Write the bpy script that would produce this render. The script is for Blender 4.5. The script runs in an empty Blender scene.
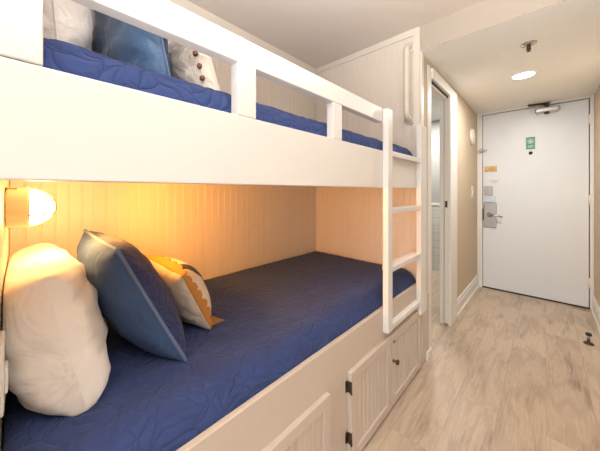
import bpy, bmesh, math, random
from mathutils import Vector, Matrix, noise
random.seed(7)
C = bpy.context.scene.collection
PI = math.pi

# ------------------------------------------------------------------ materials
def srgb(r, g, b):
    def f(c):
        c /= 255.0
        return c / 12.92 if c <= 0.04045 else ((c + 0.055) / 1.055) ** 2.4
    return (f(r), f(g), f(b), 1.0)

class NT:
    def __init__(s, name):
        s.m = bpy.data.materials.new(name); s.m.use_nodes = True
        s.t = s.m.node_tree; s.n = s.t.nodes; s.l = s.t.links
        s.b = s.n['Principled BSDF']; s.pos = None
    def node(s, kind, **kw):
        n = s.n.new(kind)
        for k, v in kw.items():
            if k.startswith('i_'):
                key = k[2:]
                key = int(key) if key.isdigit() else key.replace('_', ' ')
                n.inputs[key].default_value = v
            else: setattr(n, k, v)
        return n
    def link(s, a, b): s.l.new(a, b)
    def P(s):
        if s.pos is None: s.pos = s.node('ShaderNodeTexCoord').outputs['Object']
        return s.pos
    def mapping(s, scale=(1, 1, 1), rot=(0, 0, 0), loc=(0, 0, 0)):
        n = s.node('ShaderNodeMapping'); s.link(s.P(), n.inputs[0])
        n.inputs['Scale'].default_value = scale; n.inputs['Rotation'].default_value = rot
        n.inputs['Location'].default_value = loc
        return n.outputs[0]
    def mix(s, fac, a, b, blend='MIX'):
        n = s.node('ShaderNodeMix', data_type='RGBA', blend_type=blend)
        for sock, v in ((n.inputs[0], fac), (n.inputs[6], a), (n.inputs[7], b)):
            if hasattr(v, 'links') or hasattr(v, 'is_output'): s.link(v, sock)
            else: sock.default_value = v
        return n.outputs[2]
    def ramp(s, v, stops):
        n = s.node('ShaderNodeValToRGB'); s.link(v, n.inputs[0])
        e = n.color_ramp.elements
        while len(e) < len(stops): e.new(0.5)
        for q, (p, c) in zip(e, stops): q.position = p; q.color = c
        return n.outputs[0]
    def bump(s, h, strength=0.2, dist=0.01, prev=None):
        n = s.node('ShaderNodeBump'); n.inputs['Strength'].default_value = strength
        n.inputs['Distance'].default_value = dist
        s.link(h, n.inputs['Height'])
        if prev is not None: s.link(prev, n.inputs['Normal'])
        s.link(n.outputs[0], s.b.inputs['Normal']); return n.outputs[0]

def plain(name, col, rough=0.5, metal=0.0, noise_scale=30, var=0.04, bump=0.03, stretch=(1, 1, 1)):
    t = NT(name)
    nz = t.node('ShaderNodeTexNoise', i_Scale=noise_scale, i_Detail=4.0)
    t.link(t.mapping(stretch), nz.inputs['Vector'])
    c2 = tuple(max(0, x * (1 - var)) for x in col[:3]) + (1,)
    t.link(t.mix(nz.outputs[0], col, c2), t.b.inputs['Base Color'])
    t.b.inputs['Roughness'].default_value = rough; t.b.inputs['Metallic'].default_value = metal
    if bump: t.bump(nz.outputs[0], bump, 0.005)
    return t.m

M = {}
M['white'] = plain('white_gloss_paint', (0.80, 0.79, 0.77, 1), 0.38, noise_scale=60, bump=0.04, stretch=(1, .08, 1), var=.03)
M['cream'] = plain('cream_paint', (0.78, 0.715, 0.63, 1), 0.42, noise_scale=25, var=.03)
M['cabinet'] = plain('shaded_cream_cabinet_paint', (0.61, 0.535, 0.46, 1), 0.42, noise_scale=25, var=.03)  # bunk cream darkened: shade on the lower fronts is put into the colour
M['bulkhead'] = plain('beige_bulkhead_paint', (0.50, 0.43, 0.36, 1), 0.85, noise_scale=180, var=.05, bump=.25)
M['bead'] = plain('cream_beadboard_paint', (0.78, 0.70, 0.61, 1), 0.45, noise_scale=20, var=.03)
M['wallbeige'] = plain('beige_wallpaper', (0.60, 0.49, 0.35, 1), 0.75, noise_scale=120, stretch=(1, 1, .03), var=.12, bump=.08)
M['wallroom'] = plain('pale_wall_paint', (0.76, 0.72, 0.66, 1), 0.8)
M['ceil'] = plain('ceiling_paint', (0.74, 0.66, 0.59, 1), 0.85, noise_scale=180, var=.05, bump=.25)
M['ceilhall'] = plain('hall_ceiling_paint', (0.88, 0.86, 0.82, 1), 0.8, noise_scale=90, var=.03)
M['trim'] = plain('white_trim_paint', (0.80, 0.78, 0.735, 1), 0.4, var=.02)
M['door'] = plain('white_door_paint', (0.76, 0.785, 0.81, 1), 0.42, noise_scale=8, var=.03)
M['dark'] = plain('dark_gap', (0.03, 0.027, 0.025, 1), 0.8)
M['chrome'] = plain('satin_nickel', (0.55, 0.54, 0.52, 1), 0.28, 1.0, var=.1)
M['steel'] = plain('brushed_steel', (0.46, 0.44, 0.42, 1), 0.38, 1.0, noise_scale=80, stretch=(1, 1, .05), var=.2)
M['bronze'] = plain('dark_bronze', (0.12, 0.09, 0.065, 1), 0.4, 0.8, var=.3)
M['brass'] = plain('aged_brass', (0.72, 0.42, 0.12, 1), 0.35, 0.9, var=.2)
M['lampbase'] = plain('lamp_cream_enamel', (0.88, 0.74, 0.52, 1), 0.4)
M['plastic'] = plain('ivory_plastic', (0.72, 0.66, 0.57, 1), 0.35, var=.02, bump=0)
M['whiteplastic'] = plain('white_plastic', (0.84, 0.83, 0.80, 1), 0.35, var=.02, bump=0)
M['bathwall'] = plain('grey_bathroom_paint', (0.42, 0.43, 0.41, 1), 0.8)
M['bathceil'] = plain('bathroom_ceiling_paint', (0.72, 0.77, 0.84, 1), 0.8)
M['green'] = plain('green_notice', srgb(96, 165, 140), 0.4, var=.1)
M['paleg'] = plain('pale_green_print', srgb(190, 225, 208), 0.5, var=.05)
M['darkgreen'] = plain('dark_green_print', srgb(40, 100, 82), 0.5, var=.05)
M['tan'] = plain('tan_notice', srgb(226, 196, 148), 0.6, noise_scale=60, var=.25)
M['redprint'] = plain('faded_red_print', srgb(222, 190, 184), 0.6, var=.1)
M['button'] = plain('brown_button', srgb(120, 78, 45), 0.5, var=.3)
M['piping'] = plain('blue_piping', (0.12, 0.17, 0.30, 1), 0.8)

def fabric(name, col, crease=None, weave=900, rough=0.9, sheen=0.05, quilt=0.0, qscale=16, var=0.12, col2=None):
    t = NT(name)
    nz = t.node('ShaderNodeTexNoise', i_Scale=9.0, i_Detail=5.0)
    t.link(t.P(), nz.inputs['Vector'])
    c2 = col2 or tuple(x * (1 - var) for x in col[:3]) + (1,)
    t.link(t.mix(nz.outputs[0], col, c2), t.b.inputs['Base Color'])
    t.b.inputs['Roughness'].default_value = rough
    t.b.inputs['Sheen Weight'].default_value = sheen
    w = t.node('ShaderNodeTexNoise', i_Scale=weave, i_Detail=1.0); t.link(t.P(), w.inputs['Vector'])
    p = t.bump(w.outputs[0], 0.12, 0.001)
    if crease:
        q = t.node('ShaderNodeTexNoise', i_Scale=crease, i_Detail=3.0, i_Distortion=1.2); t.link(t.P(), q.inputs['Vector'])
        p = t.bump(q.outputs[0], 0.55, 0.025, p)
    if quilt:
        d = t.node('ShaderNodeTexNoise', i_Scale=7.0, i_Detail=1.0); t.link(t.P(), d.inputs['Vector'])
        mx = t.node('ShaderNodeMix', data_type='RGBA', blend_type='LINEAR_LIGHT'); mx.inputs[0].default_value = 0.09
        t.link(t.P(), mx.inputs[6]); t.link(d.outputs['Color'], mx.inputs[7])
        v = t.node('ShaderNodeTexVoronoi', feature='DISTANCE_TO_EDGE', i_Scale=qscale); t.link(mx.outputs[2], v.inputs['Vector'])
        r = t.ramp(v.outputs[0], [(0.0, (0, 0, 0, 1)), (0.035, (.55, .55, .55, 1)), (0.22, (1, 1, 1, 1))])
        p = t.bump(r, quilt, 0.012, p)
        p = t.bump(nz.outputs[0], 0.25, 0.02, p)
    return t.m

NAVY = (0.034, 0.068, 0.23, 1)
M['quilt'] = fabric('navy_quilting', NAVY, quilt=0.5, qscale=24, col2=(0.018, 0.033, 0.115, 1))
M['quilt_up'] = fabric('blue_quilting', (0.038, 0.076, 0.26, 1), quilt=0.6, qscale=22, col2=(0.026, 0.054, 0.20, 1))
M['shamfront'] = fabric('navy_sham_quilting', (0.028, 0.042, 0.135, 1), quilt=0.5, qscale=26)
M['shamback'] = fabric('slate_blue_cotton', (0.045, 0.092, 0.215, 1), crease=10, weave=700)
M['satin'] = fabric('blue_sateen', (0.050, 0.135, 0.29, 1), crease=8, rough=0.55, sheen=.4)
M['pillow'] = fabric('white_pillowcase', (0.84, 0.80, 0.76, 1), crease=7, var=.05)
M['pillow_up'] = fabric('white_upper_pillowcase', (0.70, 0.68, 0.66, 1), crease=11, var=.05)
M['linen'] = fabric('natural_linen', (0.70, 0.60, 0.50, 1), crease=14, var=.08)
M['orange'] = fabric('orange_border', (0.62, 0.27, 0.055, 1), weave=500, var=.2)
M['creamfab'] = fabric('cream_cotton', (0.80, 0.75, 0.67, 1), crease=14, var=.05)

def throw_front():
    t = NT('coral_print_linen')
    sx = t.node('ShaderNodeSeparateXYZ'); t.link(t.P(), sx.inputs[0])
    nz = t.node('ShaderNodeTexNoise', i_Scale=14.0, i_Detail=2.0); t.link(t.P(), nz.inputs['Vector'])
    # navy band along one edge of a cream ground, with a wavy orange border (UV-like object space)
    ad = t.node('ShaderNodeMath', operation='MULTIPLY_ADD', i_1=0.03); t.link(nz.outputs[0], ad.inputs[0]); t.link(sx.outputs['X'], ad.inputs[2])
    r1 = t.node('ShaderNodeMath', operation='GREATER_THAN', i_1=0.325); t.link(ad.outputs[0], r1.inputs[0])
    c = t.mix(r1.outputs[0], (0.80, 0.72, 0.60, 1), (0.62, 0.27, 0.055, 1))
    a3 = t.node('ShaderNodeMath', operation='ABSOLUTE')
    s3 = t.node('ShaderNodeMath', operation='SUBTRACT', i_1=0.10); t.link(sx.outputs['X'], s3.inputs[0]); t.link(s3.outputs[0], a3.inputs[0])
    r3 = t.node('ShaderNodeMath', operation='LESS_THAN', i_1=0.035); t.link(a3.outputs[0], r3.inputs[0])
    c = t.mix(r3.outputs[0], c, (0.03, 0.045, 0.10, 1))
    t.link(c, t.b.inputs['Base Color']); t.b.inputs['Roughness'].default_value = .9
    t.bump(nz.outputs[0], 0.2, 0.01)
    return t.m
M['throwfront'] = throw_front()

def oak():
    t = NT('pale_oak_planks')
    mp = t.mapping((1, 1, 1), (0, 0, PI / 2))       # tex x runs down the hall
    br = t.node('ShaderNodeTexBrick', offset=0.37, squash=1.0)
    t.link(mp, br.inputs['Vector'])
    br.inputs['Color1'].default_value = (0, 0, 0, 1); br.inputs['Color2'].default_value = (1, 1, 1, 1)
    br.inputs['Mortar'].default_value = (0.5, 0.5, 0.5, 1)
    br.inputs['Scale'].default_value = 1.0; br.inputs['Mortar Size'].default_value = 0.0012
    br.inputs['Mortar Smooth'].default_value = 0.2; br.inputs['Brick Width'].default_value = 1.22; br.inputs['Row Height'].default_value = 0.18
    tone = t.ramp(br.outputs['Color'], [(0, (0.50, 0.395, 0.295, 1)), (0.5, (0.54, 0.432, 0.328, 1)), (1, (0.565, 0.458, 0.352, 1))])
    # plank-dependent grain offset
    off = t.node('ShaderNodeVectorMath', operation='MULTIPLY'); t.link(br.outputs['Color'], off.inputs[0]); off.inputs[1].default_value = (7, 13, 5)
    ad = t.node('ShaderNodeVectorMath', operation='ADD'); t.link(t.P(), ad.inputs[0]); t.link(off.outputs[0], ad.inputs[1])
    def grain(scale, detail, dist, stretch):
        sc = t.node('ShaderNodeVectorMath', operation='MULTIPLY'); t.link(ad.outputs[0], sc.inputs[0]); sc.inputs[1].default_value = stretch
        n = t.node('ShaderNodeTexNoise', i_Scale=scale, i_Detail=detail, i_Distortion=dist); t.link(sc.outputs[0], n.inputs['Vector']); return n.outputs[0]
    g1 = grain(3.0, 8.0, .8, (3.6, .85, 1))
    g2 = grain(6.0, 8.0, .5, (16, 1.3, 1))
    sc = t.node('ShaderNodeVectorMath', operation='MULTIPLY'); t.link(ad.outputs[0], sc.inputs[0]); sc.inputs[1].default_value = (1.0, .11, 1)
    wv = t.node('ShaderNodeTexWave', wave_type='RINGS', i_Scale=13.0, i_Distortion=7.0, i_Detail=3.0, i_Detail_Scale=1.3)
    t.link(sc.outputs[0], wv.inputs['Vector'])
    dk = t.ramp(g1, [(0.50, (0, 0, 0, 1)), (0.80, (1, 1, 1, 1))])
    lt = t.ramp(g2, [(0.55, (0, 0, 0, 1)), (0.80, (1, 1, 1, 1))])
    gs = t.ramp(grain(7.0, 6.0, .6, (14, .9, 1)), [(0.38, (.25, .25, .25, 1)), (0.60, (1, 1, 1, 1))])
    md = t.node('ShaderNodeMath', operation='MULTIPLY'); t.link(dk, md.inputs[0]); t.link(gs, md.inputs[1])
    c = t.mix(md.outputs[0], tone, (0.20, 0.14, 0.10, 1))
    f2 = t.node('ShaderNodeMath', operation='MULTIPLY', i_1=0.6); t.link(lt, f2.inputs[0])
    c = t.mix(f2.outputs[0], c, (0.66, 0.57, 0.47, 1))
    f3 = t.node('ShaderNodeMath', operation='MULTIPLY', i_1=0.30); t.link(t.ramp(wv.outputs[0], [(0.55, (0, 0, 0, 1)), (0.95, (1, 1, 1, 1))]), f3.inputs[0])
    c = t.mix(f3.outputs[0], c, (0.33, 0.25, 0.18, 1))
    g3 = grain(9.0, 5.0, .4, (22, 1.6, 1))
    fk = t.ramp(g3, [(0.52, (0, 0, 0, 1)), (0.74, (1, 1, 1, 1))])
    f5 = t.node('ShaderNodeMath', operation='MULTIPLY', i_1=0.40); t.link(fk, f5.inputs[0])
    c = t.mix(f5.outputs[0], c, (0.30, 0.22, 0.155, 1))
    f4 = t.node('ShaderNodeMath', operation='MULTIPLY', i_1=0.45); t.link(br.outputs['Fac'], f4.inputs[0])
    c = t.mix(f4.outputs[0], c, (0.25, 0.18, 0.125, 1))
    t.link(c, t.b.inputs['Base Color']); t.b.inputs['Roughness'].default_value = 0.48
    p = t.bump(g2, 0.08, 0.003)
    return t.m
M['oak'] = oak()

def tile():
    t = NT('white_wall_tile')
    mp = t.mapping((1, 1, 1), (PI / 2, 0, 0))
    br = t.node('ShaderNodeTexBrick', offset=0.0); t.link(mp, br.inputs['Vector'])
    br.inputs['Color1'].default_value = (.66, .69, .66, 1); br.inputs['Color2'].default_value = (.70, .72, .69, 1)
    br.inputs['Mortar'].default_value = (.52, .54, .52, 1); br.inputs['Scale'].default_value = 1
    br.inputs['Mortar Size'].default_value = 0.004; br.inputs['Brick Width'].default_value = .108; br.inputs['Row Height'].default_value = .108
    t.link(br.outputs['Color'], t.b.inputs['Base Color']); t.b.inputs['Roughness'].default_value = .2
    return t.m
M['tile'] = tile()

def emit(name, col, strength):
    t = NT(name)
    t.b.inputs['Base Color'].default_value = (.9, .9, .9, 1)
    t.b.inputs['Emission Color'].default_value = col; t.b.inputs['Emission Strength'].default_value = strength
    return t.m
M['globe'] = emit('lit_lamp_glass', (1, 0.56, 0.20, 1), 80)
M['downlight'] = emit('lit_downlight_lens', (1, .90, .76, 1), 9)

# ------------------------------------------------------------------ mesh helpers
class MB:
    def __init__(s): s.bm = bmesh.new()
    def box(s, lo, hi, bev=0.0, mi=0, seg=2):
        lo, hi = [min(a, b) for a, b in zip(lo, hi)], [max(a, b) for a, b in zip(lo, hi)]
        v = [s.bm.verts.new((x, y, z)) for z in (lo[2], hi[2]) for y in (lo[1], hi[1]) for x in (lo[0], hi[0])]
        fs = [s.bm.faces.new([v[i] for i in q]) for q in ((0, 2, 3, 1), (4, 5, 7, 6), (0, 1, 5, 4), (2, 6, 7, 3), (0, 4, 6, 2), (1, 3, 7, 5))]
        for f in fs: f.material_index = mi
        if bev:
            es = list({e for f in fs for e in f.edges})
            bmesh.ops.bevel(s.bm, geom=es, offset=bev, segments=seg, affect='EDGES', profile=0.5)
        return s
    def tube(s, pts, r, n=12, cap=True, smooth=True):
        pts = [Vector(p) for p in pts]; rings = []
        rr = r if isinstance(r, (list, tuple)) else [r] * len(pts)
        up = None
        for i, p in enumerate(pts):
            d = (pts[min(i + 1, len(pts) - 1)] - pts[max(i - 1, 0)]).normalized()
            if up is None: up = Vector((0, 0, 1)) if abs(d.z) < .9 else Vector((1, 0, 0))
            a = d.cross(up)
            if a.length < 1e-4: up = Vector((0, 1, 0)); a = d.cross(up)
            a.normalize(); b = a.cross(d).normalized(); up = b
            rings.append([s.bm.verts.new(p + (a * math.cos(2 * PI * k / n) + b * math.sin(2 * PI * k / n)) * rr[i]) for k in range(n)])
        for A, B in zip(rings, rings[1:]):
            for k in range(n):
                f = s.bm.faces.new((A[k], A[(k + 1) % n], B[(k + 1) % n], B[k])); f.smooth = smooth
        if cap:
            s.bm.faces.new(rings[0][::-1]); s.bm.faces.new(rings[-1])
        return s
    def lathe(s, prof, origin, axis='Z', n=32):
        # prof: (radius, height) pairs along the axis
        o = Vector(origin); rings = []
        for r, h in prof:
            ring = []
            for k in range(n):
                a = 2 * PI * k / n; x, y = r * math.cos(a), r * math.sin(a)
                q = {'Z': (x, y, h), 'Y': (x, h, y), 'X': (h, x, y)}[axis]
                ring.append(s.bm.verts.new(o + Vector(q)))
            rings.append(ring)
        for A, B in zip(rings, rings[1:]):
            for k in range(n):
                f = s.bm.faces.new((A[k], A[(k + 1) % n], B[(k + 1) % n], B[k])); f.smooth = True
        s.bm.faces.new(rings[0][::-1]); s.bm.faces.new(rings[-1]); return s
    def prism(s, poly, axis, a, b):
        # poly: 2-D outline; axis: the extrusion axis, from a to b
        def P(q, t): return {'X': (t, q[0], q[1]), 'Y': (q[0], t, q[1]), 'Z': (q[0], q[1], t)}[axis]
        A = [s.bm.verts.new(P(q, a)) for q in poly]; B = [s.bm.verts.new(P(q, b)) for q in poly]
        n = len(poly); s.bm.faces.new(A); s.bm.faces.new(B[::-1])
        for k in range(n): s.bm.faces.new((A[k], B[k], B[(k + 1) % n], A[(k + 1) % n]))
        return s
    def build(s, name, mat, parent=None, loc=None):
        bmesh.ops.recalc_face_normals(s.bm, faces=s.bm.faces)
        me = bpy.data.meshes.new(name)
        if loc is not None: bmesh.ops.translate(s.bm, verts=s.bm.verts, vec=-Vector(loc))
        s.bm.to_mesh(me); s.bm.free()
        for m in (mat if isinstance(mat, (list, tuple)) else [mat]): me.materials.append(m)
        o = bpy.data.objects.new(name, me); C.objects.link(o)
        if loc is not None: o.location = loc
        if parent is not None:
            o.parent = parent
            pm = Matrix.Identity(4); q = parent
            while q is not None: pm = Matrix.Translation(q.location) @ pm; q = q.parent
            o.location = o.location - pm.translation
        return o

def tag(o, label=None, cat=None, group=None, kind=None):
    if label: o['label'] = label
    if cat: o['category'] = cat
    if group: o['group'] = group
    if kind: o['kind'] = kind
    return o
def empty(name, loc, label, cat, group=None):
    o = bpy.data.objects.new(name, None); C.objects.link(o); o.location = loc; o.empty_display_size = .05
    return tag(o, label, cat, group)
def struct(o, label=None): return tag(o, label, kind='structure')
def B(lo, hi, name, mat, parent=None, bev=0.0, seg=2): return MB().box(lo, hi, bev, 0, seg).build(name, mat, parent)

# ------------------------------------------------------------------ key dimensions (metres)
XF, XB = -0.60, -1.486          # bunk front face, bunk back wall
Y0, YE = -0.030, 1.79            # head wall, foot wall
ZR, ZH = 2.215, 2.055           # room ceiling, dropped hall ceiling
XR, YD = 0.335, 3.75            # hall right wall, entry door face

# ------------------------------------------------------------------ setting
struct(B((-2.6, -3.7, -.06), (2.3, 4.6, 0), 'floor', M['oak']), 'pale oak plank floor')
struct(B((-1.7, -3.7, ZR), (2.3, YE + .001, ZR + .08), 'ceiling', M['ceil']), 'textured beige room ceiling')
struct(B((XF - .1, YE + .002, ZH), (2.3, YD + .12, ZH + .25), 'ceiling', M['ceilhall']), 'dropped cream hall ceiling')
struct(B((XF, YE, ZH), (2.3, YE + .002, ZR + .05), 'wall_bulkhead', M['bulkhead']), 'bulkhead stepping down to the hall ceiling')

def beadboard(name, axis, a, b, z0, z1, face, depth_dir, parent=None, pitch=.0435, thick=.018, mat=None, d=.0024, g=.0040):
    """tongue-and-groove sheet with real grooves; axis = the direction the boards repeat along"""
    prof = []; x = a
    while x < b - 1e-6:
        e = min(x + pitch, b)
        prof += [(x, -d), (x + g * .6, 0), (e - g * 1.9, 0), (e - g * 1.45, -d * .7), (e - g * 1.0, -d * .1), (e - g * .5, -d * .1)]
        x = e
    prof += [(b, -d), (b, -thick), (a, -thick)]
    mb = MB()
    poly = []
    for u, w in prof:
        q = face + depth_dir * w
        poly.append((q, u) if axis == 'Y' else (u, q))
    mb.prism(poly, 'Z', z0, z1)
    return mb.build(name, mat or M['bead'], parent)
struct(beadboard('wall_left', 'Y', Y0, YE, 0, ZR, XB, 1), 'cream beadboard wall behind the bunks')
struct(beadboard('wall_foot', 'X', XB, XF, 0, ZR, YE, -1), 'cream beadboard wall at the foot of the bunks')
struct(beadboard('wall_head', 'X', XB, XF - .035, 0, ZR, Y0, 1), 'cream beadboard wall at the head of the bunks')
# crown strips and corner strip
t = MB(); t.box((XB, Y0, 2.165), (XB + .014, YE - .014, ZR), .003); struct(t.build('trim_1', M['cream']))
t = MB(); t.box((XB + .014, YE - .014, 2.172), (XF, YE, ZR), .003); t.box((XF - .042, YE - .014, 1.36), (XF, YE, 2.172), .003)
struct(t.build('trim_2', M['cream']))
# partition between bunk and hall, its returns, bathroom door wall
w = MB()
w.box((XF - .07, YE + .018, 0), (XF, 2.0, ZH)); w.box((XF - .07, 2.0, 1.94), (XF, 2.50, ZH)); w.box((XF - .07, 2.50 + .0, 0), (XF - .038, YD + .1, ZH))
w.box((XF - .004, 2.50, 0), (XF, YD + .1, ZH)); w.box((XF - .038, 2.91, 0), (XF - .004, YD + .1, ZH)); w.box((-2.6, YE + .018, 0), (XF - .07, YE + .06, ZR + .05))
struct(w.build('wall_hall', M['wallbeige']), 'beige wallpapered hall wall beside the bathroom doorway')
struct(B((XR, .9, 0), (XR + .1, YD + .12, ZH), 'wall_right', M['wallbeige']), 'beige wallpapered wall on the right of the hall')
w = MB(); w.box((XF - .1, YD + .03, 0), (-.60, YD + .13, ZH)); w.box((XF, YD + .03, 2.065), (XR, YD + .13, ZH + .1)); w.box((XF-.1, YD + .10, 0), (XR + .1, YD + .13, ZH))
struct(w.build('wall_door', M['wallbeige']), 'wall around the entry door')
# rest of the room, behind the camera
w = MB(); w.box((2.2, -3.6, 0), (2.3, .9, ZR)); w.box((XR, .9, 0), (2.3, 1.0, ZR))
w.box((-1.6, -3.6, 0), (-1.5, Y0, ZR)); w.box((XF - .9, Y0 - .12, 0), (XF - .035, Y0 - .018, ZR))
struct(w.build('wall_room', M['wallroom']))
w = MB(); w.box((-1.6, -3.7, 0), (2.3, -3.6, .25)); w.box((-1.6, -3.7, 2.1), (2.3, -3.6, ZR)); w.box((-1.6, -3.7, .25), (-1.2, -3.6, 2.1)); w.box((1.9, -3.7, .25), (2.3, -3.6, 2.1))
struct(w.build('wall_assumed_window', M['wallroom']))  # unseen back wall, its window opening assumed to let daylight in
# bathroom
w = MB(); w.box((-2.5, 4.10, 0), (XF - .07, 4.2, 2.2)); w.box((-2.6, 1.85, 0), (-2.5, 4.2, 2.2))
struct(w.build('wall_bathroom', M['bathwall']), 'grey bathroom wall above white tile')
struct(B((-2.6, 1.85, 2.16), (XF - .07, 4.2, 2.25), 'ceiling', M['bathceil']), 'bathroom ceiling')
w = MB(); w.box((-2.5, 4.085, 0), (XF - .07, 4.10, .93)); struct(w.build('wall_bathroom_tile', M['tile']), 'white square bathroom wall tile')
struct(B((-2.5, 4.075, .93), (XF - .07, 4.10, .965), 'trim_3', M['trim'], bev=.004))

# bathroom doorway casing
t = MB()
t.box((XF, 1.925, 0), (XF + .006, 2.0, 2.014), .002); t.box((XF, 2.0, 1.94), (XF + .018, 2.47, 2.014), .003)
t.box((XF, 2.47, 0), (XF + .018, 2.69, 2.014), .004)
t.box((XF - .07, 1.985, 0), (XF, 2.002, 1.94)); t.box((XF - .07, 2.0, 1.918), (XF - .013, 2.47, 1.945)); 
t.box((XF - .07, 2.478, 0), (XF - .038, 2.50, 1.94), .002); t.box((XF - .001, 2.466, 0), (XF + .006, 2.50, 1.94), .001)
struct(t.build('trim_4', M['trim']), 'white casing round the bathroom doorway')
d2 = B((XF - .034, 2.482, .012), (XF - .006, 2.90, 1.935), 'door_2', M['trim']); struct(d2, 'white pocket door slid back into the wall')
B((XF - .029, 2.4795, 1.00), (XF - .011, 2.484, 1.055), 'latch', M['bronze'], d2)
struct(B((XF - .0125, 2.003, 1.928), (XF - .003, 2.47, 1.9395), 'trim_5', M['dark']), 'dark strip for the shaded slot in the doorway head')  # solid dark strip painted in for the shade of the open slot
# entry door casing
t = MB(); t.box((-.60, YD - .02, 0), (-.549, YD + .03, 2.075), .004); t.box((.308, YD - .02, 0), (XR, YD + .03, 2.075), .004); t.box((-.549, YD - .02, 2.036), (.308, YD + .03, 2.075), .004)
struct(t.build('trim_6', M['trim']), 'white casing round the entry door')
struct(B((XF, YE + .002, 1.56), (XF + .008, 1.832, ZH), 'trim_7', M['trim'], bev=.002), 'white strip at the end of the bunk partition')
# base of the partition end
struct(B((XF + .012, 1.86, 0), (XF + .024, 1.955, .055), 'baseboard_end', M['trim'], bev=.004))
def baseboard(name, xw, dirn, y0, y1, label):
    pr = [(0, 0), (.022, 0), (.022, .018), (.014, .028), (.014, .105), (.010, .112), (.010, .13), (.004, .145), (0, .145)]
    m = MB().prism([(xw + dirn * a, b) for a, b in pr], 'Y', y0, y1); struct(m.build(name, M['trim']), label)
baseboard('baseboard_left', XF, 1, 2.69, YD - .02, 'white moulded baseboard along the hall wall')
baseboard('baseboard_right', XR, -1, .9, YD - .02, 'white moulded baseboard on the right of the hall')

# ------------------------------------------------------------------ entry door
door = bpy.data.objects.new('door_1', None); C.objects.link(door); door.location = (-.545, YD, 0); struct(door, 'white flat entry door at the end of the hall')
B((-.545, YD, .014), (.302, YD + .04, 2.03), 'door_panel', M['door'], door, .003)
B((-.545, YD - .006, .004), (.302, YD + .03, .014), 'door_sweep', M['dark'], door)
for z in (1.83, 1.05, .25):
    h = MB(); h.tube([(.305, YD - .012, z - .05), (.305, YD - .012, z + .05)], .009, 10); h.box((.285, YD - .004, z - .045), (.304, YD, z + .045)); h.build('hinge', M['trim'], door)
# lock with its lever
lk = B((-.538, YD - .012, .715), (-.415, YD, 1.005), 'lock_plate', M['steel'], door, .005); tag(lk, 'tall brushed steel lock plate')
m = MB().lathe([(.026, 0), (.026, -.01), (.014, -.014), (.012, -.05)], (-.475, YD - .012, .865), 'Y', 20)
m.tube([(-.475, YD - .055, .865), (-.43, YD - .06, .862), (-.355, YD - .058, .848)], [.011, .010, .008], 12); m.build('lever_handle', M['chrome'], lk)
B((-.552, YD - .018, .80), (-.540, YD + .0, .93), 'lock_edge', M['bronze'], lk, .002)
m = MB().box((-.53, YD - .008, 1.01), (-.425, YD, 1.075), .003); tag(m.build('lock_cover', plain('pale_blue_steel', (.55, .6, .66, 1), .35, .6), door), 'pale steel cover above the lock plate')
m = MB().box((-.535, YD - .010, 1.09), (-.450, YD, 1.195), .003); tag(m.build('card_reader', M['steel'], door), 'square grey steel plate above the lock')
m = MB().box((-.53, YD - .003, 1.362), (-.412, YD, 1.43), .001)
for k in range(4): m.box((-.525 + k * .03, YD - .005, 1.37 + .01 * (k % 2)), (-.50 + k * .03, YD - .003, 1.39 + .012 * (k % 3)), 0, 1)
tag(m.build('notice', [M['tan'], plain('amber_print', srgb(205, 160, 85), .6)], door), 'small tan notice stuck above the lock')
m = MB()
for z, a, b in ((1.262, -.47, -.395), (1.247, -.475, -.40), (1.235, -.46, -.41)): m.box((a, YD - .0015, z - .003), (b, YD, z + .003))
tag(m.build('printed_lines', M['redprint'], door), 'faint reddish lines of print')
m = MB().lathe([(.022, 0), (.022, -.012), (.014, -.02), (.012, -.035), (.018, -.04), (.018, -.048)], (-.556, YD - .02, 1.616), 'Y', 16)
m.box((-.556, YD - .04, 1.608), (-.50, YD - .028, 1.624), .002); m.build('door_guard', M['chrome'], door)
# green notice with its printed marks
sg = MB().box((-.158, YD - .004, 1.59), (-.085, YD, 1.717), .001).build('notice', M['green'], door); tag(sg, 'green notice with a pale round emblem above the peephole')
m = MB()
def disc(mb, cx, cz, r0, r1, y0, y1, n=28):
    mb.lathe([(r1, y1 - 0), (r1, y0), (max(r0, .0005), y0), (max(r0, .0005), y1)], (cx, 0, cz), 'Y', n)
disc(m, -.1215, 1.672, .018, .023, YD - .005, YD - .0035); m.build('emblem_ring', M['paleg'], sg)
m = MB(); disc(m, -.1215, 1.672, 0, .014, YD - .005, YD - .0035)
m.box((-.142, YD - .005, 1.622), (-.10, YD - .0035, 1.628)); m.box((-.142, YD - .005, 1.61), (-.108, YD - .0035, 1.615)); m.build('emblem', M['paleg'], sg)
m = MB()
for a, b in (((-.158, 1.711), (-.085, 1.717)), ((-.158, 1.59), (-.085, 1.594)), ((-.158, 1.594), (-.155, 1.711)), ((-.088, 1.594), (-.085, 1.711)), ((-.148, 1.639), (-.095, 1.643))):
    m.box((a[0], YD - .0055, a[1]), (b[0], YD - .0035, b[1]))
m.build('border', M['darkgreen'], sg)
m = MB(); disc(m, -.12, 1.548, .010, .016, YD - .008, YD); m.build('peephole', M['bronze'], door)
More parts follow.
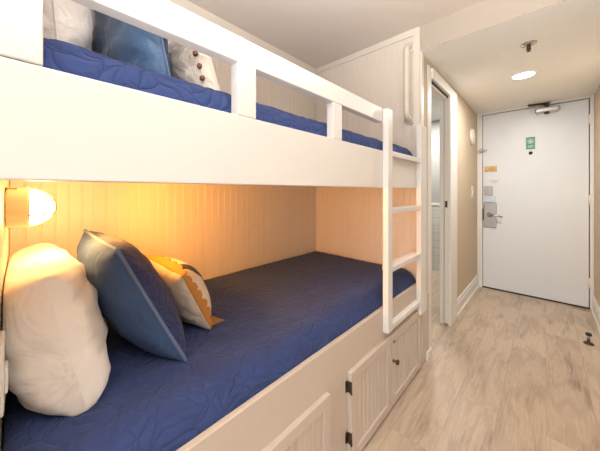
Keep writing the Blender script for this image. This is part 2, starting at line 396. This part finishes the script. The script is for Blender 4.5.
# closer
cl = MB().box((-.085, YD - .065, 1.955), (.10, YD - .012, 2.005), .012, 0, 3).build('door_closer', M['chrome'], door)
m = MB().box((-.075, YD - .012, 1.945), (.09, YD, 2.012), .003); m.build('mounting_plate', M['steel'], cl)
m = MB().lathe([(.016, 1.935), (.02, 1.94), (.02, 1.955), (.012, 1.96)], (.005, YD - .04, 0), 'Z', 16); m.lathe([(.014, 2.005), (.014, 2.04)], (.005, YD - .04, 0), 'Z', 14); m.build('spindle', M['bronze'], cl)
m = MB().tube([(.005, YD - .04, 2.036), (-.085, YD - .14, 2.022)], .006, 8); m.tube([(-.085, YD - .14, 2.022), (-.13, YD - .19, 2.015)], .012, 10)
m.tube([(-.12, YD - .17, 2.026), (.0, YD - .045, 2.046)], .006, 8); m.box((-.03, YD - .06, 2.036), (.03, YD - .018, 2.05), .003); m.build('arm', M['bronze'], cl)

# ------------------------------------------------------------------ bunk bed
bunk = empty('bunk_bed', (XF, .9, 0), 'white painted built-in bunk bed with ladder, guard rail and cabinets below', 'bunk bed')
B((XF - .034, -.09, 1.157), (XF, 1.7, 1.344), 'upper_side_board', M['white'], bunk, .003)
B((XF - .034, 1.70, 1.157), (XF, YE - .002, 1.344), 'board_end', M['white'], bunk, .002)
B((XF - .034, -.09, 1.346), (XF, .025, 1.80), 'end_post', M['white'], bunk, .003)
B((XF - .034, .0255, 1.487), (XF, 1.246, 1.557), 'guard_rail', M['white'], bunk, .003)
B((XF - .034, .397, 1.3445), (XF, .457, 1.4865), 'rail_post', M['white'], bunk, .002)
B((XF - .034, .83, 1.3445), (XF, .887, 1.4865), 'rail_post', M['white'], bunk, .002)
B((XB + .001, Y0 + .001, 1.205), (XF - .035, YE - .001, 1.225), 'upper_deck', M['white'], bunk)
# ladder > stiles and rungs
lad = MB().box((XF, 1.246, .428), (XF + .03, 1.30, 1.553), .004).build('ladder', M['white'], bunk)
MB().box((XF, 1.713, .36), (XF + .03, 1.826, 1.558), .004).build('stile', M['white'], lad)
for z in (1.345, 1.050, .752, .455):
    B((XF - .03, 1.301, z - .028), (XF + .028, 1.712, z), 'rung', M['white'], lad, .004)
# base
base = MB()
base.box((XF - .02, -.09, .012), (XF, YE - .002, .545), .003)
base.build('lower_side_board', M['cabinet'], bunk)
B((XB + .001, Y0 + .001, .36), (XF - .021, YE - .001, .385), 'lower_deck', M['cream'], bunk)
B((XF - .06, Y0, 0), (XF - .03, YE - .002, .36), 'plinth', M['dark'], bunk)
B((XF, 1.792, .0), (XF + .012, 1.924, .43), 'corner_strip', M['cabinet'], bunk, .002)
def cab_door(y0, y1, z0, z1, hinges, knob):
    x0, x1 = XF, XF + .020; f = .042
    m = MB(); m.box((x0, y0, z0), (x1, y0 + f, z1), .002); m.box((x0, y1 - f, z0), (x1, y1, z1), .002)
    m.box((x0, y0 + f, z1 - f), (x1, y1 - f, z1), .002); m.box((x0, y0 + f, z0), (x1, y1 - f, z0 + f), .002)
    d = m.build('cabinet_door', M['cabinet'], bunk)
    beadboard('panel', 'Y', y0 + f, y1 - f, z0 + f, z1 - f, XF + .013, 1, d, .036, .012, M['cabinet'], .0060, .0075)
    for z in hinges:
        h = MB(); h.tube([(x1 + .003, y0 - .005, z - .024), (x1 + .001, y0 - .005, z + .024)], .0045, 10)
        h.box((x0, y0 - .014, z - .022), (x0 + .003, y0 - .004, z + .022)); h.box((x0 + .003, y0 - .005, z - .022), (x1, y0 - .001, z + .022)); h.build('hinge', M['bronze'], d)
    if knob:
        MB().lathe([(.009, 0), (.006, .004), (.005, .014), (.012, .018), (.014, .024), (.011, .030), (.002, .032)], (x1, y0 + .016, .258), 'X', 18).build('knob', M['bronze'], d)
        MB().lathe([(.007, 0), (.007, .003), (.001, .0032)], (x1, y0 + .026, .352), 'X', 14).build('keyhole', M['bronze'], d)
    return d
cab_door(.388, .785, .03, .390, (), False)
cab_door(.925, 1.305, .018, .392, (.335, .125), False)
cab_door(1.310, 1.757, .018, .388, (), True)

# ------------------------------------------------------------------ quilts
def spaced(a, b, step, edge):
    xs = []; x = a
    e = [edge * (1 - math.cos(PI / 2 * k / 8)) for k in range(9)]
    xs = [a + q for q in e]
    n = max(2, int((b - a - 2 * edge) / step))
    xs += [a + edge + (b - a - 2 * edge) * k / n for k in range(1, n)]
    xs += [b - q for q in reversed(e)]
    return xs
def quilt_height(x, y, seed):
    p = Vector((x, y, seed))
    w = p + Vector((noise.noise(p * 9), noise.noise(p * 9 + Vector((5, 5, 5))), 0)) * .02
    d, _ = noise.voronoi(w * 15)
    crease = math.exp(-((d[1] - d[0]) / .14) ** 2)
    return -crease, noise.noise(p * 6) * .5 + noise.noise(p * 15) * .3
def bedding(name, mat, x0, x1, y0, y1, z0, z1, rf, re, amp, roll, seed, label, cat):
    bm = bmesh.new()
    xs = spaced(x0, x1, .011, .06); ys = spaced(y0, y1, .011, .05)
    grid = []
    for y in ys:
        row = []
        for x in xs:
            z = z1
            dxf = x1 - x; dxb = x - x0; dy = min(y - y0, y1 - y)
            def drop(d, r): return r - math.sqrt(max(0, r * r - (r - d) ** 2)) if d < r else 0
            z -= drop(dxf, rf) * 1.0; z -= drop(dxb, re) * .5; z -= drop(dy, re) * (.6 if y < 1 else .9)
            cr, lw = quilt_height(x, y, seed)
            z += cr * amp + lw * roll * min(1, dxf / .05 + .4)
            row.append(bm.verts.new((x, y, max(z, z0 + .02))))
        grid.append(row)
    for j in range(len(ys) - 1):
        for i in range(len(xs) - 1):
            f = bm.faces.new((grid[j][i], grid[j][i + 1], grid[j + 1][i + 1], grid[j + 1][i])); f.smooth = True
    ring = grid[0] + [r[-1] for r in grid[1:]] + grid[-1][-2::-1] + [r[0] for r in grid[-2:0:-1]]
    low = [bm.verts.new((v.co.x, v.co.y, z0)) for v in ring]
    n = len(ring)
    for k in range(n):
        f = bm.faces.new((ring[k], low[k], low[(k + 1) % n], ring[(k + 1) % n])); f.smooth = True
    bm.faces.new(low)
    mb = MB(); mb.bm.free(); mb.bm = bm
    return tag(mb.build(name, mat, loc=((x0 + x1) / 2, (y0 + y1) / 2, z0)), label, cat)
bedding('mattress', M['quilt'], XB + .003, XF - .0205, Y0 + .003, YE - .003, .386, .622, .085, .05, .0009, .005, 3.0,
        'navy quilted mattress on the lower bunk', 'mattress')
bedding('mattress', M['quilt_up'], XB + .003, XF - .037, Y0 + .003, YE - .003, .386 + .840, 1.432, .07, .05, .004, .010, 8.0,
        'bright blue quilted mattress on the upper bunk behind the guard rail', 'mattress')

# ------------------------------------------------------------------ pillows
def pillow(name, NB, NT_, L, T, yaw, label, mats, zmin, ymin, front_name, back_name, seed=0., wr=.006, sagx=0.0, pinch=.06, q=.5, piping=None, rad=.004, N=46, tb=None, group=None, flange=0.0):
    """NB / NT_: near bottom and near top corner; the pillow runs away from the viewer for L"""
    NB, NT_ = Vector(NB), Vector(NT_)
    a = Vector((-math.cos(yaw), math.sin(yaw), 0)); b = (NT_ - NB); H = b.length; b.normalize(); n = a.cross(b).normalized()
    root = empty(name, tuple(NB + a * L / 2), label, 'pillow', group)
    root.location.z = zmin
    tb = tb or T
    def pt(u, v, side):
        # outline pulled in between the corners
        uu = u * (1 - pinch * (1 - v * v) * abs(u) ** 3); vv = v * (1 - pinch * (1 - u * u) * abs(v) ** 3)
        th = ((1 - abs(u) ** 2.4) * (1 - abs(v) ** 2.4)); th = max(th, 0) ** q
        tt = (T if side > 0 else tb) * th
        p = NB + a * (L * (uu + 1) / 2) + b * (H * (vv + 1) / 2) + n * side * tt
        s = Vector((u * 2.2 + seed, v * 2.2, side * 3.1 + seed))
        # radiating corner wrinkles + loose folds
        wv = noise.noise(s * 1.3) * .9 + noise.noise(Vector((u * 1.5 + seed, v * 5.0, side))) * .30 + noise.noise(s * 4.2) * .28
        p += n * side * wr * wv * min(1, th * 2.2)
        p.z -= sagx * max(0, 1 - abs(v + .2)) * 0
        if p.z < zmin: 
            p += Vector((0, 0, zmin - p.z))
        if p.y < ymin: p.y = ymin + (p.y - ymin) * .02
        return p
    cs = [math.sin(PI / 2 * (-1 + 2 * k / N)) for k in range(N + 1)]
    cs = [.55 * c + .45 * (-1 + 2 * k / N) for k, c in enumerate(cs)]
    parts = []
    for side, nm, mt in ((1, front_name, mats[0]), (-1, back_name, mats[1])):
        bm = bmesh.new()
        g = [[bm.verts.new(pt(u, v, side)) for u in cs] for v in cs]
        for j in range(N):
            for i in range(N):
                f = bm.faces.new((g[j][i], g[j][i + 1], g[j + 1][i + 1], g[j + 1][i])); f.smooth = True
        if side > 0:
            for f in bm.faces: f.normal_flip()
        me = bpy.data.meshes.new(nm)
        # local frame: x along the length, y up the face, z out of the face
        R = Matrix((a, n.cross(a), n)).transposed().to_4x4(); mat4 = Matrix.Translation(NB) @ R
        bmesh.ops.transform(bm, matrix=mat4.inverted(), verts=bm.verts)
        bmesh.ops.recalc_face_normals(bm, faces=bm.faces)
        bm.to_mesh(me); bm.free(); me.materials.append(mt)
        o = bpy.data.objects.new(nm, me); C.objects.link(o); o.parent = root
        o.matrix_basis = Matrix.Translation(-root.location) @ mat4
        parts.append(o)
    edge = [pt(c, -1, 1) for c in cs] + [pt(1, c, 1) for c in cs[1:]] + [pt(c, 1, 1) for c in cs[-2::-1]] + [pt(-1, c, 1) for c in cs[-2:0:-1]]
    if piping is not None:
        m = MB(); m.tube([p + Vector((0, 0, .001)) for p in edge + edge[:2]], rad, 8, cap=False); m.build('piping', piping, root)
    return root, pt, (a, b, n, NB, H)

ZL = .618
pillow('bed_pillow', (-.785, .108, ZL + .003), (-.82, .035, .945), .56, .092, 0, 'large white pillow standing against the head wall of the lower bunk',
       (M['pillow'], M['pillow']), ZL, Y0 + .003, 'front_cover', 'back_cover', 2.3, .014, pinch=.02, q=.28, tb=.13)
pillow('pillow_sham', (-.80, .345, ZL + .003), (-.845, .178, .980), .52, .085, .0, 'slate blue pillow with navy quilted front leaning on the white pillow, lower bunk',
       (M['shamfront'], M['shamback']), ZL, Y0 + .003, 'quilted_front', 'plain_back', 7.7, .008, pinch=.04, q=.45, piping=M['piping'], rad=.0055, tb=.10)
r, pt, fr = pillow('throw_pillow', (-.91, .485, ZL + .004), (-.905, .374, .850), .42, .10, .0, 'small cream throw pillow with orange scalloped border beside the slate blue pillow',
       (M['throwfront'], M['linen']), ZL, Y0 + .003, 'printed_front', 'linen_back', 4.1, .005, pinch=.03, q=.55, tb=.065)
# scalloped orange border, lying just off the seam
a, b, n, NB, H = fr
def border(name, fn, K, w0, w1):
    """orange band lying on the printed face, straight at the seam and scalloped inside"""
    m = MB(); rows = []
    for k in range(K * 8 + 1):
        t_ = k / (K * 8); w = w0 + (w1 - w0) * abs(math.sin(PI * t_ * K)) ** .7
        rows.append([m.bm.verts.new(fn(t_, w * i_ / 4) + n * (.0015 + .0015 * (i_ > 0))) for i_ in range(5)])
    for A, B_ in zip(rows, rows[1:]):
        for i_ in range(4): m.bm.faces.new((A[i_], A[i_ + 1], B_[i_ + 1], B_[i_])).smooth = True
    o = m.build(name, M['orange'], r); md = o.modifiers.new('thickness', 'SOLIDIFY'); md.thickness = .002; md.offset = 0
border('scalloped_border', lambda t_, w: pt(-1 + w, -.97 + 1.9 * t_, 1), 6, .03, .07)
border('scalloped_border', lambda t_, w: pt(-1 + 1.97 * t_, 1 - w, 1), 6, .06, .12)
m = MB(); tri = [NB + a * .03 + n * .004, NB + n * .055 - a * .010, NB + b * .05 + a * .015 + n * .02]
vs_ = [m.bm.verts.new(p) for p in tri] + [m.bm.verts.new(p - a * .005) for p in tri]
m.bm.faces.new(vs_[:3]); m.bm.faces.new(vs_[3:])
for i_ in range(3): m.bm.faces.new((vs_[i_], vs_[(i_ + 1) % 3], vs_[3 + (i_ + 1) % 3], vs_[3 + i_]))
m.build('corner_tip', M['orange'], r)

ZU = 1.428
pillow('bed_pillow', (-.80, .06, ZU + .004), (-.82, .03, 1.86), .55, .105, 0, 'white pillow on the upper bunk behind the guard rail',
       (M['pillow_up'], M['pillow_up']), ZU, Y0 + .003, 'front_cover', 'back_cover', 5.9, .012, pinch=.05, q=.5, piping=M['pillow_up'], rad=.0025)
pillow('pillow_sham', (-.80, .305, ZU + .004), (-.82, .235, 1.84), .52, .05, 0, 'bright blue pillow with navy quilted front on the upper bunk',
       (M['shamfront'], M['satin']), ZU, Y0 + .003, 'quilted_front', 'plain_back', 9.4, .010, pinch=.04, q=.4, piping=M['satin'], rad=.0045, tb=.10)
r, pt, fr = pillow('throw_pillow', (-.82, .475, ZU + .004), (-.84, .40, 1.70), .40, .05, 0, 'small cream pillow with brown buttons on the upper bunk',
       (M['creamfab'], M['creamfab']), ZU, Y0 + .003, 'front_cover', 'back_cover', 1.4, .007, pinch=.02, q=.4, tb=.065)
for k in range(7):
    v = -.86 + 1.72 * k / 6
    p = pt(-.93, v, -1); q = pt(-.90, v, -1)
    nn = (Vector((1, -.55, 0))).normalized()
    m = MB(); c0 = p + nn * .002; m.tube([c0 - nn * .004, c0 + nn * .004, c0 + nn * .006], [.0085, .0085, .005], 12); m.build('button', M['button'], r)

# ------------------------------------------------------------------ lamp on the head wall
LX, LZ = -1.10, 1.092
lamp = empty('wall_lamp', (LX, Y0, LZ), 'lit caged bulkhead wall lamp at the head of the lower bunk', 'lamp')
MB().lathe([(.050, Y0 + .0), (.056, Y0 + .004), (.056, Y0 + .038), (.060, Y0 + .040), (.060, Y0 + .047), (.050, Y0 + .048)], (LX, 0, LZ), 'Y', 40).build('lamp_base', M['lampbase'], lamp)
pr = [(.050 * math.cos(PI / 2 * k / 12) + .0005, Y0 + .048 + .052 * math.sin(PI / 2 * k / 12)) for k in range(13)]
MB().lathe([(.03, Y0 + .046)] + pr, (LX, 0, LZ), 'Y', 36).build('glass_globe', M['globe'], lamp)
m = MB()
for dz in (-.020, .020):
    rr = math.sqrt(.054 ** 2 - dz ** 2)
    m.tube([(LX + rr * math.cos(PI * k / 20), Y0 + .047 + .055 * (rr / .054) * math.sin(PI * k / 20), LZ + dz) for k in range(21)], .003, 6)
m.tube([(LX, Y0 + .047 + .056 * math.sin(PI * k / 20), LZ + .0545 * math.cos(PI * k / 20)) for k in range(21)], .003, 6)
m.build('wire_cage', M['brass'], lamp)
m = MB(); m.tube([(LX, Y0 + .004, LZ + .05), (LX, Y0 + .004, LZ + .058)], .004, 8); m.box((LX - .02, Y0, LZ + .054), (LX + .02, Y0 + .022, LZ + .057 + .0), .001); m.build('fitting', M['brass'], lamp)

# outlet and plug on the head wall
ou = empty('wall_outlet', (-.80, Y0, .76), 'white outlet with plug-in block on the head wall beside the white pillow', 'outlet')
B((-.84, Y0 + .0, .70), (-.77, Y0 + .007, .845), 'cover_plate', M['whiteplastic'], ou, .002)
B((-.825, Y0 + .007, .735), (-.785, Y0 + .012, .785), 'plug_block', M['whiteplastic'], ou, .002)

# ------------------------------------------------------------------ grab bar
gb = empty('grab_bar', (-.667, YE, 1.62), 'cream vertical grab bar on the beadboard wall at the foot of the upper bunk', 'grab bar')
m = MB(); R_ = .045
path = [(-.667, YE - .004, 2.10)] + [(-.667, YE - .015 - R_ * math.sin(PI / 2 * k / 8), 2.10 - R_ * (1 - math.cos(PI / 2 * k / 8))) for k in range(9)]
path += [(-.667, YE - .015 - R_ * math.cos(PI / 2 * k / 8), 1.665 - R_ * math.sin(PI / 2 * k / 8)) for k in range(9)] + [(-.667, YE - .004, 1.62)]
m.tube(path, .019, 16); m.build('bar', M['plastic'], gb)
for z in (2.10, 1.62): MB().lathe([(.034, YE), (.034, YE - .006), (.024, YE - .010), (.02, YE - .010)], (-.667, 0, z), 'Y', 24).build('flange', M['plastic'], gb)

# ------------------------------------------------------------------ hall fittings
dl = empty('recessed_light', (-.13, 2.715, ZH), 'round lit recessed downlight in the hall ceiling', 'ceiling light')
MB().lathe([(.068, ZH + .003), (.088, ZH + .003), (.088, ZH - .004), (.072, ZH - .007), (.068, ZH - .004)], (-.13, 2.715, 0), 'Z', 36).build('trim_ring', M['whiteplastic'], dl)
MB().lathe([(.068, ZH), (.068, ZH - .004), (.03, ZH - .006), (.002, ZH - .007)], (-.13, 2.715, 0), 'Z', 36).build('lens', M['downlight'], dl)
sp = empty('sprinkler', (-.078, 2.16, ZH), 'small chrome fire sprinkler hanging from the hall ceiling', 'sprinkler')
MB().lathe([(.040, ZH), (.040, ZH - .003), (.022, ZH - .012), (.012, ZH - .014)], (-.078, 2.16, 0), 'Z', 28).build('escutcheon', M['chrome'], sp)
m = MB().lathe([(.010, ZH - .012), (.010, ZH - .03), (.006, ZH - .034)], (-.078, 2.16, 0), 'Z', 16)
for s in (-1, 1): m.tube([(-.078 + s * .007, 2.16, ZH - .022), (-.078 + s * .010, 2.16, ZH - .034), (-.078 + s * .003, 2.16, ZH - .046)], .0025, 8)
m.tube([(-.078, 2.16, ZH - .03), (-.078, 2.16, ZH - .047)], .003, 8); m.build('frame', M['bronze'], sp)
MB().lathe([(.010, ZH - .046), (.011, ZH - .048), (.004, ZH - .050)], (-.078, 2.16, 0), 'Z', 20).build('deflector', M['bronze'], sp)
sm = empty('wall_chime', (XF, 3.39, 1.735), 'round cream chime cover high on the hall wall near the door', 'door chime')
MB().lathe([(.088, XF), (.088, XF + .012), (.076, XF + .026), (.03, XF + .030), (.002, XF + .030)], (0, 3.39, 1.735), 'X', 32).build('cover', M['plastic'], sm)
MB().lathe([(.02, XF + .029), (.018, XF + .032), (.002, XF + .032)], (0, 3.39, 1.735), 'X', 18).build('grille', M['whiteplastic'], sm)
sw = empty('light_switch', (XF, 3.43, 1.13), 'cream light switch plate on the hall wall near the door lock', 'light switch')
B((XF, 3.385, 1.065), (XF + .007, 3.475, 1.195), 'cover_plate', M['plastic'], sw, .003)
B((XF + .006, 3.418, 1.105), (XF + .013, 3.442, 1.155), 'rocker', M['whiteplastic'], sw, .002)
ds = empty('door_stop', (.232, 2.90, 0), 'bronze post door stop on the floor by the right wall', 'door stop')
MB().lathe([(.029, 0), (.029, .004), (.022, .010), (.012, .012)], (.232, 2.90, 0), 'Z', 24).build('base_plate', M['bronze'], ds)
MB().lathe([(.010, .010), (.009, .055), (.012, .06)], (.232, 2.90, 0), 'Z', 16).build('post', M['chrome'], ds)
MB().lathe([(.012, .06), (.017, .063), (.017, .076), (.012, .080), (.002, .081)], (.232, 2.90, 0), 'Z', 18).build('rubber_tip', M['dark'], ds)

# ------------------------------------------------------------------ light
def area(name, loc, rot, size, sy, power, col):
    l = bpy.data.lights.new(name, 'AREA'); l.shape = 'RECTANGLE'; l.size = size; l.size_y = sy; l.energy = power; l.color = col
    o = bpy.data.objects.new(name, l); C.objects.link(o); o.location = loc; o.rotation_euler = rot; return o
area('assumed_window_daylight', (.35, -3.55, 1.2), (PI / 2, 0, 0), 3.0, 1.8, 48, (.90, .95, 1.0))      # area light added for daylight from an assumed window behind the camera
def disk(name, loc, r, power, col):
    l = bpy.data.lights.new(name, 'AREA'); l.shape = 'DISK'; l.size = r * 2; l.energy = power; l.color = col
    o = bpy.data.objects.new(name, l); C.objects.link(o); o.location = loc; return o
fl = bpy.data.lights.new('assumed_flash_fill', 'SPOT'); fl.energy = 270; fl.color = (1, .96, .92); fl.spot_size = math.radians(150); fl.spot_blend = 1; fl.shadow_soft_size = .10
fo = bpy.data.objects.new('assumed_flash_fill', fl); C.objects.link(fo); fo.location = (.10, -.10, 1.25); fo.rotation_euler = (PI - .18, 0, 0)      # fill spot added and aimed at the ceiling, an assumed bounced flash
sl = bpy.data.lights.new('added_wall_lamp_beam', 'SPOT'); sl.energy = 24; sl.color = (1, .36, .03); sl.spot_size = math.radians(150); sl.spot_blend = 1; sl.shadow_soft_size = .04
so = bpy.data.objects.new('added_wall_lamp_beam', sl); C.objects.link(so); so.location = (LX, Y0 + .15, LZ); so.rotation_euler = (PI / 2 - .12, 0, 0)  # extra spot added past the globe to push more orange light forward
disk('hall_downlight', (-.13, 2.715, ZH - .012), .06, 10.5, (1, .98, .96))
disk('assumed_bathroom_lamp', (-1.15, 3.55, 2.14), .15, 18, (1, .98, .94))  # no fixture in view; assumed ceiling lamp added to light the bathroom
wd = bpy.data.worlds.new('World'); bpy.context.scene.world = wd; wd.use_nodes = True
wd.node_tree.nodes['Background'].inputs[0].default_value = (.85, .92, 1, 1); wd.node_tree.nodes['Background'].inputs[1].default_value = 1.0

# ------------------------------------------------------------------ camera
cd = bpy.data.cameras.new('camera'); cam = bpy.data.objects.new('camera', cd); C.objects.link(cam)
F = 262.0
cd.sensor_fit = 'HORIZONTAL'; cd.sensor_width = 36; cd.lens = F / 600 * 36; cd.shift_y = -(225.5 - 191.0) / 600; cd.clip_start = .02
cam.location = (0, 0, 1.14); cam.rotation_euler = (PI / 2, 0, math.atan(246.0 / F))
bpy.context.scene.camera = cam
vs = bpy.context.scene.view_settings
vs.view_transform = 'Standard'; vs.look = 'None'; vs.exposure = 0.38; vs.gamma = 1; vs.use_curve_mapping = False
